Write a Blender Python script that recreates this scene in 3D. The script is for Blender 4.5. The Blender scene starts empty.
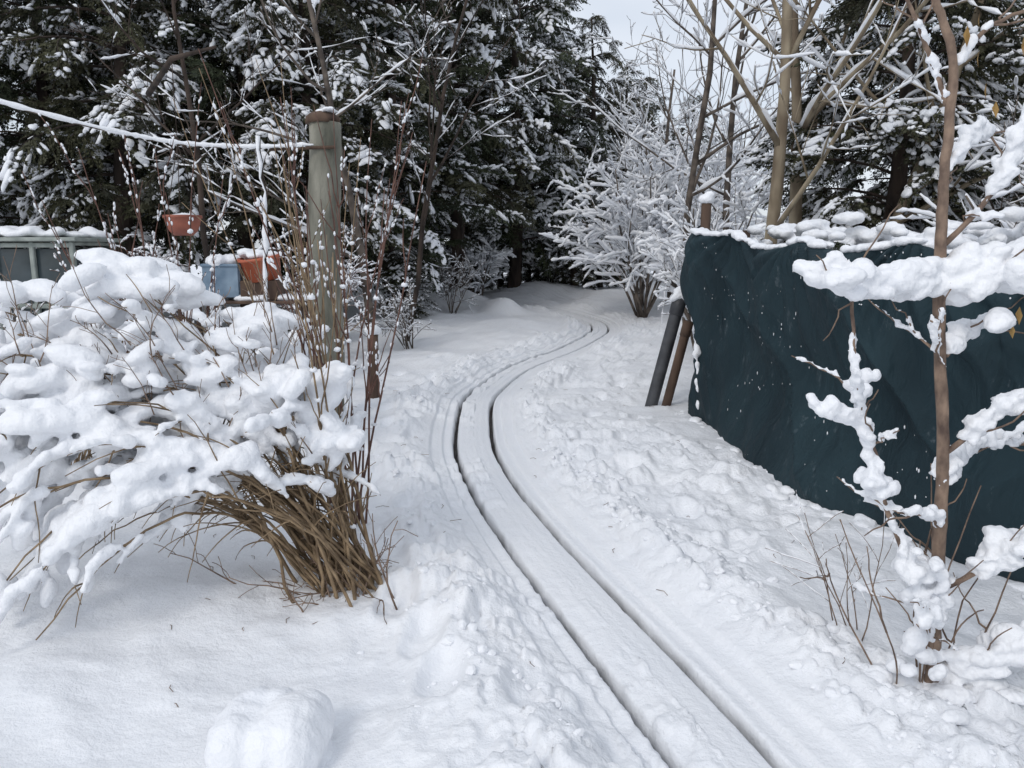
import bpy, bmesh, math, random
import numpy as np
from mathutils import Vector
R = np.random.default_rng(11)
random.seed(5)
scene = bpy.context.scene

# ------------------------------------------------------------ noise
def _h(ix, iy, iz, s):
    h = ((ix*73856093) ^ (iy*19349663) ^ (iz*83492791) ^ (s*2654435)) & 0xffffffff
    h = ((h ^ (h >> 13))*1274126177) & 0xffffffff
    h = h ^ (h >> 16)
    return (h & 0xffffff)/float(0xffffff)
def vn2(x, y, s=0):
    ix = np.floor(x).astype(np.int64); iy = np.floor(y).astype(np.int64)
    fx = x-ix; fy = y-iy
    fx = fx*fx*(3-2*fx); fy = fy*fy*(3-2*fy)
    z = np.zeros_like(ix)
    a = _h(ix, iy, z, s); b = _h(ix+1, iy, z, s); c = _h(ix, iy+1, z, s); d = _h(ix+1, iy+1, z, s)
    return (a*(1-fx)+b*fx)*(1-fy)+(c*(1-fx)+d*fx)*fy
def vn3(p, s=0):
    i = np.floor(p).astype(np.int64); f = p-i; f = f*f*(3-2*f)
    r = 0
    for dx in (0, 1):
        for dy in (0, 1):
            for dz in (0, 1):
                w = (f[:, 0] if dx else 1-f[:, 0])*(f[:, 1] if dy else 1-f[:, 1])*(f[:, 2] if dz else 1-f[:, 2])
                r = r+w*_h(i[:, 0]+dx, i[:, 1]+dy, i[:, 2]+dz, s)
    return r
def fbm2(x, y, o=4, s=0):
    r = 0; a = 1; t = 0
    for k in range(o):
        r = r+a*(vn2(x*2**k+k*17.3, y*2**k-k*9.1, s+k)-.5); t += a; a *= .5
    return r/t
def clods(x, y, cell, s, dens=.7):
    gx = x/cell; gy = y/cell
    ix = np.floor(gx).astype(np.int64); iy = np.floor(gy).astype(np.int64)
    out = np.zeros_like(gx); z = np.zeros_like(ix)
    for dx in (-1, 0, 1):
        for dy in (-1, 0, 1):
            jx = ix+dx; jy = iy+dy
            cx = jx+_h(jx, jy, z, s); cy = jy+_h(jx, jy, z, s+1)
            rr = .25+.5*_h(jx, jy, z, s+2); on = _h(jx, jy, z, s+3) < dens
            el = .6+.8*_h(jx, jy, z, s+4)
            d2 = ((gx-cx)*el)**2+((gy-cy)/el)**2
            b = np.minimum(np.sqrt(np.clip(rr*rr-d2, 0, None))*.9, rr*.55)*on
            out = np.maximum(out, b)
    return out*cell
def sm(a, b, x):
    t = np.clip((x-a)/(b-a), 0, 1); return t*t*(3-2*t)

# ------------------------------------------------------------ materials
def nm(name):
    m = bpy.data.materials.new(name); m.use_nodes = True
    nt = m.node_tree; return m, nt, nt.nodes['Principled BSDF']
def noise_mat(name, c1, c2, scale=8, rough=.8, bump=.3, bscale=None, dist=.01, stretch=(1, 1, 1), lo=.35, hi=.65, metallic=0, det=3):
    m, nt, b = nm(name)
    tc = nt.nodes.new('ShaderNodeTexCoord'); src = tc.outputs['Object']
    if stretch != (1, 1, 1):
        mp = nt.nodes.new('ShaderNodeMapping'); mp.inputs['Scale'].default_value = stretch
        nt.links.new(src, mp.inputs['Vector']); src = mp.outputs[0]
    n = nt.nodes.new('ShaderNodeTexNoise'); n.inputs['Scale'].default_value = scale; n.inputs['Detail'].default_value = det
    nt.links.new(src, n.inputs['Vector'])
    r = nt.nodes.new('ShaderNodeValToRGB')
    r.color_ramp.elements[0].position = lo; r.color_ramp.elements[0].color = (*c1, 1)
    r.color_ramp.elements[1].position = hi; r.color_ramp.elements[1].color = (*c2, 1)
    nt.links.new(n.outputs['Fac'], r.inputs[0]); nt.links.new(r.outputs[0], b.inputs['Base Color'])
    if bump > 0:
        n2 = nt.nodes.new('ShaderNodeTexNoise'); n2.inputs['Scale'].default_value = bscale or scale*4; n2.inputs['Detail'].default_value = det
        nt.links.new(src, n2.inputs['Vector'])
        bp = nt.nodes.new('ShaderNodeBump'); bp.inputs['Strength'].default_value = bump; bp.inputs['Distance'].default_value = dist
        nt.links.new(n2.outputs['Fac'], bp.inputs['Height']); nt.links.new(bp.outputs[0], b.inputs['Normal'])
    b.inputs['Roughness'].default_value = rough; b.inputs['Metallic'].default_value = metallic
    return m
SNOW = noise_mat('snow', (.86, .875, .905), (.90, .91, .93), 5, .55, .5, 60, .012, det=2)
SNOWF = noise_mat('snow_far', (.82, .84, .88), (.88, .89, .91), 2, .8, 0, det=0)
BARK_Y = noise_mat('bark_tan', (.12, .08, .045), (.31, .22, .13), 14, .8, .4, 60, .004)
BARK_R = noise_mat('bark_redbrown', (.075, .034, .025), (.17, .085, .06), 14, .7, 0)
BARK_S = noise_mat('bark_sapling', (.09, .058, .044), (.30, .21, .15), 26, .75, .8, 80, .006, (1, 1, .6), lo=.3, hi=.7)
BARK_D = noise_mat('bark_dark', (.02, .014, .011), (.065, .045, .034), 6, .9, 0, stretch=(1, 1, .3), det=1)
BARK_B = noise_mat('bark_pale', (.16, .12, .08), (.36, .30, .21), 5, .85, .4, 30, .01, (1, 1, .4), det=2)
BARK_G = noise_mat('bark_grey', (.06, .048, .04), (.16, .13, .105), 7, .85, 0, det=1)
POSTW = noise_mat('weathered_post', (.11, .11, .085), (.29, .28, .23), 5, .9, 1.0, 22, .03, (1, 1, .3), det=5)
WOOD = noise_mat('old_wood', (.045, .026, .018), (.12, .075, .05), 6, .85, .6, 30, .01, (1, 1, .3))
LEAFB = noise_mat('dead_leaf', (.22, .12, .03), (.38, .24, .08), 20, .7, .3)
FOL = noise_mat('conifer_foliage', (.014, .022, .010), (.055, .068, .028), 1.6, .7, 0, det=1, lo=.3, hi=.7)
FOL2 = noise_mat('conifer_foliage_brown', (.022, .024, .012), (.070, .070, .032), 1.6, .7, 0, det=1)
TERR = noise_mat('terracotta_plastic', (.22, .065, .04), (.32, .10, .06), 6, .5, .15)
ORNG = noise_mat('orange_plastic', (.36, .085, .04), (.50, .13, .06), 5, .45, .1)
BLUE = noise_mat('faded_blue_plastic', (.10, .16, .23), (.22, .30, .38), 5, .5, .1)
PIPE = noise_mat('grey_pipe', (.035, .037, .042), (.075, .078, .085), 6, .55, .2)
STEEL = noise_mat('rusty_rail', (.035, .03, .028), (.10, .08, .068), 30, .55, .3, metallic=.6)
PALE = noise_mat('pale_frame', (.22, .25, .23), (.36, .39, .36), 7, .7, .2)
GLASS = noise_mat('dull_glass', (.03, .042, .045), (.07, .09, .10), 2, .15, .05)

def ground_mat():
    m, nt, b = nm('snow_ground')
    L = nt.links.new
    tc = nt.nodes.new('ShaderNodeTexCoord')
    at = nt.nodes.new('ShaderNodeAttribute'); at.attribute_name = 'dirt'
    n = nt.nodes.new('ShaderNodeTexNoise'); n.inputs['Scale'].default_value = 1.7; n.inputs['Detail'].default_value = 3
    L(tc.outputs['Object'], n.inputs['Vector'])
    r = nt.nodes.new('ShaderNodeValToRGB')
    r.color_ramp.elements[0].position = .3; r.color_ramp.elements[0].color = (.85, .868, .90, 1)
    r.color_ramp.elements[1].position = .7; r.color_ramp.elements[1].color = (.895, .906, .925, 1)
    L(n.outputs['Fac'], r.inputs[0])
    nd = nt.nodes.new('ShaderNodeTexNoise'); nd.inputs['Scale'].default_value = 14; nd.inputs['Detail'].default_value = 3
    L(tc.outputs['Object'], nd.inputs['Vector'])
    rd = nt.nodes.new('ShaderNodeValToRGB')
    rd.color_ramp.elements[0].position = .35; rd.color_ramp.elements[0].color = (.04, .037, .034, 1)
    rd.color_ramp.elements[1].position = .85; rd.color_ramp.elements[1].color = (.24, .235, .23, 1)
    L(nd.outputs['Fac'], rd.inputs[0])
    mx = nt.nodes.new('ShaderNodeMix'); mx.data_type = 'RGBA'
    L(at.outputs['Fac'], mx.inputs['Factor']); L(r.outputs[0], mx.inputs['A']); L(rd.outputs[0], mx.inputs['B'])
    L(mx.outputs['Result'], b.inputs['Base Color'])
    n2 = nt.nodes.new('ShaderNodeTexNoise'); n2.inputs['Scale'].default_value = 34; n2.inputs['Detail'].default_value = 4; n2.inputs['Roughness'].default_value = .68
    L(tc.outputs['Object'], n2.inputs['Vector'])
    bp = nt.nodes.new('ShaderNodeBump'); bp.inputs['Strength'].default_value = .6; bp.inputs['Distance'].default_value = .017
    L(n2.outputs['Fac'], bp.inputs['Height']); L(bp.outputs[0], b.inputs['Normal'])
    b.inputs['Roughness'].default_value = .55
    return m
def net_mat():
    m, nt, b = nm('shade_net')
    L = nt.links.new
    tc = nt.nodes.new('ShaderNodeTexCoord')
    n = nt.nodes.new('ShaderNodeTexNoise'); n.inputs['Scale'].default_value = 2.2; n.inputs['Detail'].default_value = 5
    mp = nt.nodes.new('ShaderNodeMapping'); mp.inputs['Scale'].default_value = (1, 1, .5)
    L(tc.outputs['Object'], mp.inputs[0]); L(mp.outputs[0], n.inputs['Vector'])
    r = nt.nodes.new('ShaderNodeValToRGB')
    r.color_ramp.elements[0].position = .3; r.color_ramp.elements[0].color = (.009, .023, .031, 1)
    r.color_ramp.elements[1].position = .75; r.color_ramp.elements[1].color = (.023, .050, .062, 1)
    L(n.outputs['Fac'], r.inputs[0])
    # frost clinging to the mesh in streaks
    n3 = nt.nodes.new('ShaderNodeTexNoise'); n3.inputs['Scale'].default_value = 5.5; n3.inputs['Detail'].default_value = 8; n3.inputs['Roughness'].default_value = .75
    mp3 = nt.nodes.new('ShaderNodeMapping'); mp3.inputs['Scale'].default_value = (1.6, 1.6, .7); L(tc.outputs['Object'], mp3.inputs[0]); L(mp3.outputs[0], n3.inputs['Vector'])
    r3 = nt.nodes.new('ShaderNodeValToRGB'); r3.color_ramp.elements[0].position = .60; r3.color_ramp.elements[0].color = (0, 0, 0, 1); r3.color_ramp.elements[1].position = .80; r3.color_ramp.elements[1].color = (.38, .38, .38, 1)
    L(n3.outputs['Fac'], r3.inputs[0])
    mx = nt.nodes.new('ShaderNodeMix'); mx.data_type = 'RGBA'; L(r3.outputs[0], mx.inputs['Factor']); L(r.outputs[0], mx.inputs['A']); mx.inputs['B'].default_value = (.42, .48, .52, 1)
    L(mx.outputs['Result'], b.inputs['Base Color'])
    w = nt.nodes.new('ShaderNodeTexWave'); w.bands_direction = 'Z'; w.inputs['Scale'].default_value = 60; w.inputs['Distortion'].default_value = 1.0
    L(tc.outputs['Object'], w.inputs['Vector'])
    n2 = nt.nodes.new('ShaderNodeTexNoise'); n2.inputs['Scale'].default_value = 7; n2.inputs['Detail'].default_value = 4; n2.inputs['Distortion'].default_value = 1.4
    L(mp.outputs[0], n2.inputs['Vector'])
    ad = nt.nodes.new('ShaderNodeMath'); ad.operation = 'MULTIPLY_ADD'; ad.inputs[1].default_value = .05
    L(w.outputs['Fac'], ad.inputs[0]); L(n2.outputs['Fac'], ad.inputs[2])
    bp = nt.nodes.new('ShaderNodeBump'); bp.inputs['Strength'].default_value = .8; bp.inputs['Distance'].default_value = .05
    L(ad.outputs[0], bp.inputs['Height']); L(bp.outputs[0], b.inputs['Normal'])
    b.inputs['Roughness'].default_value = .7; b.inputs['Specular IOR Level'].default_value = .3
    return m
NET = net_mat()

# ------------------------------------------------------------ mesh building
class MB:
    def __init__(s): s.V = []; s.F = []; s.M = []; s.n = 0
    def add(s, v, f, m=0):
        v = np.asarray(v, float); f = np.asarray(f, np.int64)
        s.V.append(v); s.F.append(f+s.n); s.n += len(v)
        s.M.append(np.full(len(f), m) if np.isscalar(m) else m)
    def arrays(s): return np.concatenate(s.V), np.concatenate(s.F), np.concatenate(s.M)
    def mesh(s, name, mats, smooth=True):
        v, f, m = s.arrays(); return mk_mesh(name, v, f, m, mats, smooth)
def mk_mesh(name, v, f, m, mats, smooth=True):
    me = bpy.data.meshes.new(name)
    me.vertices.add(len(v)); me.vertices.foreach_set('co', np.ascontiguousarray(v, dtype=np.float32).ravel())
    k = f.shape[1]
    me.loops.add(len(f)*k); me.loops.foreach_set('vertex_index', np.ascontiguousarray(f, dtype=np.int32).ravel())
    me.polygons.add(len(f)); me.polygons.foreach_set('loop_start', np.arange(0, len(f)*k, k, dtype=np.int32))
    me.polygons.foreach_set('material_index', np.ascontiguousarray(m, dtype=np.int32))
    sm_ = (np.asarray(m) == 2) if smooth == 'snow' else np.full(len(f), bool(smooth))
    me.polygons.foreach_set('use_smooth', sm_)
    for x in mats: me.materials.append(x)
    me.update(calc_edges=True)
    return me
def obj(name, me, parent=None, loc=(0, 0, 0), rot=(0, 0, 0), sc=(1, 1, 1)):
    o = bpy.data.objects.new(name, me); scene.collection.objects.link(o)
    o.location = loc; o.rotation_euler = rot; o.scale = sc
    if parent: o.parent = parent
    return o
def empty(name, loc=(0, 0, 0)):
    e = obj(name, None, loc=loc); e.empty_display_size = .2; return e
def tube(mb, pts, rad, sides=6, mat=0, flat=1.0, rough=0):
    pts = np.asarray(pts, float); n = len(pts); rad = np.broadcast_to(np.asarray(rad, float), (n,))
    T = np.gradient(pts, axis=0); T /= np.linalg.norm(T, axis=1)[:, None]+1e-9
    mt = np.abs(T.mean(0)); ref = np.array([0, 0, 1.]) if mt[2] < .75 else np.array([1., 0, 0])
    N = np.cross(T, ref); N /= np.linalg.norm(N, axis=1)[:, None]+1e-9
    B = np.cross(N, T)
    a = np.arange(sides)/sides*2*math.pi
    rr = rad[:, None]*np.ones(sides)
    if rough: rr = rr*(1+rough*(R.random((n, sides))-.5))
    ring = pts[:, None, :]+rr[..., None]*(np.cos(a)[None, :, None]*N[:, None, :]+flat*np.sin(a)[None, :, None]*B[:, None, :])
    v = np.concatenate([ring.reshape(-1, 3), pts[:1], pts[-1:]])
    i = np.arange(n-1)[:, None]*sides; j = np.arange(sides)[None, :]; jn = (j+1) % sides
    A = (i+j).ravel(); Bq = (i+jn).ravel(); C = (i+sides+jn).ravel(); D = (i+sides+j).ravel()
    f = np.concatenate([np.stack([A, Bq, C], 1), np.stack([A, C, D], 1)])
    j = np.arange(sides); jn = (j+1) % sides; e = (n-1)*sides
    f = np.concatenate([f, np.stack([np.full(sides, n*sides), jn, j], 1), np.stack([np.full(sides, n*sides+1), e+j, e+jn], 1)])
    mb.add(v, f, mat)
def smooth_line(P, n):
    P = np.asarray(P, float)
    if len(P) == 2: t = np.linspace(0, 1, n)[:, None]; return P[0]*(1-t)+P[1]*t
    Q = np.vstack([2*P[0]-P[1], P, 2*P[-1]-P[-2]]); out = []
    for t in np.linspace(0, len(P)-1-1e-6, n):
        k = int(t); u = t-k; p0, p1, p2, p3 = Q[k:k+4]
        out.append(.5*((2*p1)+(-p0+p2)*u+(2*p0-5*p1+4*p2-p3)*u*u+(-p0+3*p1-3*p2+p3)*u**3))
    return np.array(out)
def ico(sub):
    bm = bmesh.new(); bmesh.ops.create_icosphere(bm, subdivisions=sub, radius=1)
    bm.verts.ensure_lookup_table()
    v = np.array([x.co[:] for x in bm.verts]); f = np.array([[y.index for y in x.verts] for x in bm.faces]); bm.free()
    return v, f
I0, F0 = ico(1); I1, F1 = ico(2)
def lumps(I, a, s):
    o = []
    for k in range(8): o.append(I*(1+a*(vn3(I*1.5+k*11.3+50, k+s)-.5))[:, None])
    return o
LUMPS = lumps(I1, .7, 0); LUMPS1 = lumps(I0, .7, 20)
def basis(d):
    d = np.asarray(d, float); d = d/(np.linalg.norm(d)+1e-9)
    s = np.cross([0, 0, 1.], d); s = s/(np.linalg.norm(s)+1e-9) if np.linalg.norm(s) > 1e-3 else np.array([1., 0, 0])
    return np.stack([d, s, np.cross(d, s)])
def blob(mb, c, sc, d=(1, 0, 0), mat=0, lo=False):
    k = R.integers(8); v = (LUMPS1 if lo else LUMPS)[k]
    v = (v*np.asarray(sc))@basis(d)+np.asarray(c)
    mb.add(v, F0 if lo else F1, mat)
def snow_mass(name, blobs, voxel, parent=None, amp=.012, smooth_it=3, freq=18, mat=None):
    mb = MB()
    for c, s, d in blobs: mb.add((I1*np.asarray(s))@basis(d)+np.asarray(c), F1, 0)
    me = mb.mesh(name+'_src', [mat or SNOW]); o = obj(name+'_src', me)
    md = o.modifiers.new('r', 'REMESH'); md.mode = 'VOXEL'; md.voxel_size = voxel; md.use_smooth_shade = True
    sm_ = o.modifiers.new('s', 'SMOOTH'); sm_.iterations = smooth_it; sm_.factor = .5
    dg = bpy.context.evaluated_depsgraph_get(); dg.update()
    m2 = bpy.data.meshes.new_from_object(o.evaluated_get(dg))
    bpy.data.objects.remove(o); m2.name = name
    n = len(m2.vertices); co = np.empty(n*3, np.float32); m2.vertices.foreach_get('co', co); co = co.reshape(-1, 3).astype(float)
    nr = np.empty(n*3, np.float32); m2.vertices.foreach_get('normal', nr); nr = nr.reshape(-1, 3)
    a = (vn3(co*freq+90, 3)-.5)*amp*2+(vn3(co*freq*2.7+90, 4)-.5)*amp*.9
    co = co+nr*a[:, None]
    m2.vertices.foreach_set('co', co.astype(np.float32).ravel()); m2.update()
    m2.polygons.foreach_set('use_smooth', np.ones(len(m2.polygons), bool))
    return obj(name, m2, parent)

# ------------------------------------------------------------ ground
ky = [-30, -5, 2.21, 2.58, 3.4, 4.87, 6.16, 8.31, 10.46, 12.6, 14.9, 16.2, 18, 20, 22, 24, 400]
kx = [6.0, 2.5, .68, .585, .32, -.085, -.32, -.40, .03, .92, 1.72, 1.8, 1.2, -.1, -1.8, -3.2, -3.2]
YY = np.arange(-30, 80, .02); CX = np.interp(YY, ky, kx)
g = np.exp(-.5*(np.arange(-60, 61)*.02/.42)**2); g /= g.sum()
CX = np.convolve(np.pad(CX, 60, mode='edge'), g, 'valid'); DX = np.gradient(CX, .02)
def cx(y): return np.interp(y, YY, CX)
def tdist(x, y): return (x-cx(y))/np.sqrt(1+np.interp(y, YY, DX)**2)
STEPS = [(-.45, 3.9), (-.62, 4.5), (-.95, 5.2), (-1.15, 5.9), (-1.05, 6.6), (-1.2, 7.3), (-1.1, 8.0), (-1.3, 8.7), (-1.0, 9.5), (.9, 6.1), (.75, 7.1), (.95, 8.2), (-.1, 3.0), (-.25, 2.6), (1.05, 4.5), (1.2, 3.9), (.80, 5.3), (1.15, 6.9), (-.5, 3.2), (-.45, 4.9), (-.8, 6.3), (1.25, 9), (.9, 3.6),
         (-.85, 5.6), (-.9, 7.0), (-.95, 7.8), (-.9, 8.9), (-.35, 2.9), (.05, 2.5), (-1.3, 6.3), (-1.4, 9.6), (-.7, 10.2), (-1.1, 10.9)]
def H(x, y):
    x = np.asarray(x, float); y = np.asarray(y, float)
    d = tdist(x, y); a = np.abs(d)
    out = sm(.25, .75, a)
    h = .035*out + out*.10*fbm2(x*.9+5, y*.9, 3, 1)*2
    h += .020*(1-np.clip(a/.14, 0, 1)**2)
    h += .0008*np.sin(d*110+1.5*vn2(x*3, y*.7, 6))*(1-sm(.26, .32, a))
    h += .018*sm(.262, .272, a)+.022*sm(.36, .380, a+.02*(vn2(x*4, y*4, 9)-.5))
    gw = .0205+.007*(vn2(x*9, y*9, 21)-.5)
    ag = a+.007*(vn2(x*14, y*14, 22)-.5)
    h += .010*np.exp(-((a-.20)/.022)**2)*(.5+vn2(x*5, y*5, 24))
    h -= .085*np.exp(-((ag-.160)/gw)**6)
    ed = np.exp(-((a-.60-.14*(vn2(x*.8+20, y*.8, 5)-.5))/.16)**2)
    side = sm(.43, .6, a)
    patch = sm(.36, .58, vn2(x*1.3+31, y*1.3, 12)*.6+vn2(x*3.1, y*3.1, 13)*.4)
    righta = sm(.45, .65, d)*(1-sm(1.5, 2.2, d))
    lefta = sm(-1.35, -.6, -a)*(d < 0)
    cw = np.clip(ed*(.55+.65*patch)+righta*(.12+.75*patch)+side*.14*patch+lefta*(.10+.45*patch), 0, 1.15)
    wx_ = x+.05*(vn2(x*14, y*14, 3)-.5)+.03*(vn2(x*37, y*37, 4)-.5); wy_ = y+.05*(vn2(x*14+9, y*14, 5)-.5)+.03*(vn2(x*37, y*37+7, 6)-.5)
    c = clods(wx_, wy_, .16, 40, .6)*.66+clods(wx_, wy_, .08, 50, .6)*.62+clods(wx_+3, wy_, .042, 60, .5)*.55+.012*fbm2(x*22, y*22, 3, 61)*2
    h += ed*.032+cw*c*1.0
    h += side*.024*fbm2(x*5.5, y*5.5, 4, 8)*2
    h += .0012*(vn2(x*45, y*45, 10)-.5)
    h += sm(12, 19, y)*side*np.clip(vn2(x*.8, y*.8, 15)-.3, 0, 1)*.6*sm(.8, 1.6, a)
    for fx, fy in STEPS:
        q = ((x-fx+.03*(vn2(x*12, y*12, 2)-.5))/.08)**2+((y-fy)/.15)**2
        h += (-.055*np.exp(-q*q)+.014*np.exp(-(q-1.6)**2*2))*side
    h += .34*sm(12, 23, y)
    return h
nc = 900; k_ = 6.7; s = np.linspace(-1, 1, nc); wx = (2.85/k_)*np.sinh(k_*s)
ys = [1.5]
while ys[-1] < 300: ys.append(ys[-1]*1.0068)
yb = -np.geomspace(.05, 31, 40)[::-1]+1.45
ys = np.concatenate([yb, np.array(ys)]); ys = np.clip(ys, -29.5, 400)
X = cx(np.clip(ys, -29, 79))[:, None]+wx[None, :]; Y = np.repeat(ys[:, None], nc, 1)
Z = H(X.ravel(), Y.ravel()); nr_ = len(ys)
idx = np.arange(nr_*nc).reshape(nr_, nc)
fq = np.stack([idx[:-1, :-1].ravel(), idx[:-1, 1:].ravel(), idx[1:, 1:].ravel(), idx[1:, :-1].ravel()], 1)
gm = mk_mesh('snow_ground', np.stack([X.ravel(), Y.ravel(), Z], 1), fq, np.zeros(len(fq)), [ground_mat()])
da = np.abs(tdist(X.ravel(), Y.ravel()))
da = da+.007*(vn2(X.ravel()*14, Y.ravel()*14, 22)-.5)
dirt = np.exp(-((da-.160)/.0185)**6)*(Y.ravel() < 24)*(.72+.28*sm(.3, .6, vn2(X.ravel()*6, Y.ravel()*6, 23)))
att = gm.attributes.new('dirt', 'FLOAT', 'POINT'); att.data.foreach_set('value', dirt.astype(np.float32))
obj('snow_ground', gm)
def hz(x, y): return float(H(np.array([x]), np.array([y]))[0])

trk = empty('garden_railway_track')
for sd, nme in ((-1, 'left_rail'), (1, 'right_rail')):
    yy = np.arange(-3, 21, .12); c = cx(yy); dd = np.interp(yy, YY, DX); L_ = np.sqrt(1+dd*dd)
    P = np.stack([c+sd*.160/L_, yy-sd*.160*dd/L_, -.066+.34*sm(12, 23, yy)], 1)
    mb = MB(); tube(mb, P, .010, 4, 0); obj(nme, mb.mesh(nme, [STEEL], False), trk)

mb = MB()
for k in range(1100):
    y = 1.9+R.random()**1.6*12; sd = 1 if R.random() < .55 else -1
    a = .48+abs(R.normal(0, .20)); x = float(cx(y))+sd*a
    if vn2(np.array([x*1.3+31]), np.array([y*1.3]), 12)[0] < .40: continue
    r = .006+.022*R.random()**2.5
    blob(mb, (x, y, hz(x, y)+r*.1), (r*1.2, r*(.6+.5*R.random()), r*.65), (R.normal(), R.normal(), .2*R.normal()), 0)
obj('snow_clods', mb.mesh('snow_clods', [SNOW], False))

# ------------------------------------------------------------ branch generators
def snow_strip(mb, pts, rad, mat=1, s0=.006, k=.9, gap=.25, sides=5, thr=.3):
    T = np.gradient(pts, axis=0); T /= np.linalg.norm(T, axis=1)[:, None]+1e-9
    sl = np.sqrt(np.clip(1-T[:, 2]**2, 0, 1))
    if sl.mean() < thr: return
    n = len(pts); l = .55+.9*R.random(n); l[R.random(n) < gap] = .12
    rr = (rad*k+s0)*np.clip((sl-thr)/(1-thr)+.15, 0, 1)*l
    rr[0] *= .3; rr[-1] *= .6
    P = pts.copy(); P[:, 2] += rad*.6+rr*.6
    tube(mb, P, rr, sides, mat)
def grow(mb, p, d, L, r, lvl, mx, o):
    n = o.get('n', 7); pts = [np.array(p, float)]; d = np.array(d, float); d /= np.linalg.norm(d)
    for i in range(n-1):
        d = d+R.normal(0, o['wander'], 3)+np.array([0, 0, o['trop'][min(lvl, len(o['trop'])-1)]]); d /= np.linalg.norm(d)
        pts.append(pts[-1]+d*L/(n-1))
    pts = np.array(pts); t = np.linspace(0, 1, n); rad = r*(1-t*(.62 if lvl == 0 else .75))
    rad = np.maximum(rad, o.get('rmin', .003))
    tube(mb, pts, rad, 8 if lvl == 0 else (5 if lvl == 1 else 3), 0, rough=.25 if lvl == 0 else 0)
    if o['snow'] > 0 and R.random() < o.get('psnow', .9):
        nn = n*2 if lvl < 2 else n+2
        q = smooth_line(pts, nn); rq = np.interp(np.linspace(0, 1, nn), t, rad)
        snow_strip(mb, q, rq, 1, o['snow'], o.get('sk', .9), o.get('gap', .25), 5 if lvl < 2 else 4)
    if lvl < mx:
        nch = o['kids'][min(lvl, len(o['kids'])-1)]; t0 = o.get('t0', .3) if lvl == 0 else .15
        for c in range(nch):
            tt = t0+(1-t0)*(c+R.random())/nch; tt = min(tt, .99)
            i = int(tt*(n-1)); u = tt*(n-1)-i; bp = pts[i]*(1-u)+pts[i+1]*u
            T = pts[i+1]-pts[i]; T /= np.linalg.norm(T)
            ax = np.cross(T, R.normal(size=3)); ax /= np.linalg.norm(ax)
            an = math.radians(R.uniform(*o['ang']))
            nd = T*math.cos(an)+ax*math.sin(an)
            rr = np.interp(tt, t, rad)
            grow(mb, bp, nd, L*R.uniform(*o['ls'])*(1.1-.5*tt), rr*R.uniform(.45, .65), lvl+1, mx, o)

def bare_tree(name, x, y, Ht, r, o, mats, d=(0, 0, 1), mx=3, stems=1):
    mb = MB(); z = hz(x, y)-.05
    for s_ in range(stems):
        dd = np.array(d, float)+(R.normal(0, .22, 3)*[1, 1, 0] if stems > 1 else 0)
        grow(mb, (x+R.normal(0, .05)*(stems > 1), y+R.normal(0, .05)*(stems > 1), z), dd, Ht*R.uniform(.8, 1.1) if stems > 1 else Ht, r, 0, mx, o)
    return obj(name, mb.mesh(name, mats))

# ------------------------------------------------------------ conifers
def bough(seed, snow):
    rr = np.random.default_rng(seed); mb = MB()
    dr = .42+.3*rr.random()
    def sp(x): return np.array([x, .05*math.sin(x*5+seed), .15*x-dr*x*x])
    tube(mb, [sp(x) for x in np.linspace(0, 1, 5)], np.linspace(.012, .003, 5), 3, 1)
    LV = []
    for i in range(16):
        x = .06+.92*i/16
        for sd in (-1, 1):
            L = (.38*(1-x)**.7+.10)*rr.uniform(.5, 1.3); a = math.radians(rr.uniform(30, 72))
            d = np.array([math.cos(a), sd*math.sin(a), rr.uniform(-.7, .1)]); d /= np.linalg.norm(d); p0 = sp(x)
            n = max(3, int(L/.048))
            for j in range(n):
                t = (j+.5)/n; p = p0+d*L*t+np.array([0, 0, -.35*(L*t)**2*2])
                for s2 in (-1, 1):
                    b = rr.uniform(.2, .9)*s2; e = np.array([d[0]*math.cos(b)-d[1]*math.sin(b), d[0]*math.sin(b)+d[1]*math.cos(b), d[2]-rr.uniform(0, 1.0)]); e /= np.linalg.norm(e)
                    w = np.cross(e, rr.normal(size=3)*.8+np.array([0, 0, 1])); w /= np.linalg.norm(w)
                    l = rr.uniform(.06, .13)*(1-.35*t); ww = w*l*.23
                    LV.append([p, p+e*l*.5+ww, p+e*l, p+e*l*.5-ww])
            if snow and rr.random() < snow*.6:
                hl = L*rr.uniform(.2, .42); t = rr.uniform(.4, .8); c = p0+d*L*t+np.array([0, 0, -.35*(L*t)**2*2+.022])
                k = rr.integers(8); v = (LUMPS1[k]*[hl, rr.uniform(.025, .07), rr.uniform(.02, .045)])@basis(d)+c
                mb.add(v, F0, 2)
    if snow > .2:
        for k in range(int(9*snow)):
            x = rr.uniform(.3, 1.0); w = .22*(1-x)+.05; c = sp(x)+np.array([0, rr.uniform(-w, w), .045])
            r = rr.uniform(.04, .10); q = rr.integers(8)
            mb.add((LUMPS[q]*[r*rr.uniform(1.2, 2.4), r*rr.uniform(.6, 1.0), r*.5])@basis((1, rr.normal()*.6, -.55))+c, F1, 2)
    LV = np.array(LV); n = len(LV); b = np.arange(n)*4
    mb.add(LV.reshape(-1, 3), np.concatenate([np.stack([b, b+1, b+2], 1), np.stack([b, b+2, b+3], 1)]), 0)
    return mb.arrays()
BO_S = [bough(k, .9) for k in range(3)]; BO_M = [bough(10+k, .4) for k in range(2)]; BO_N = [bough(20+k, .04) for k in range(3)]
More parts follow.
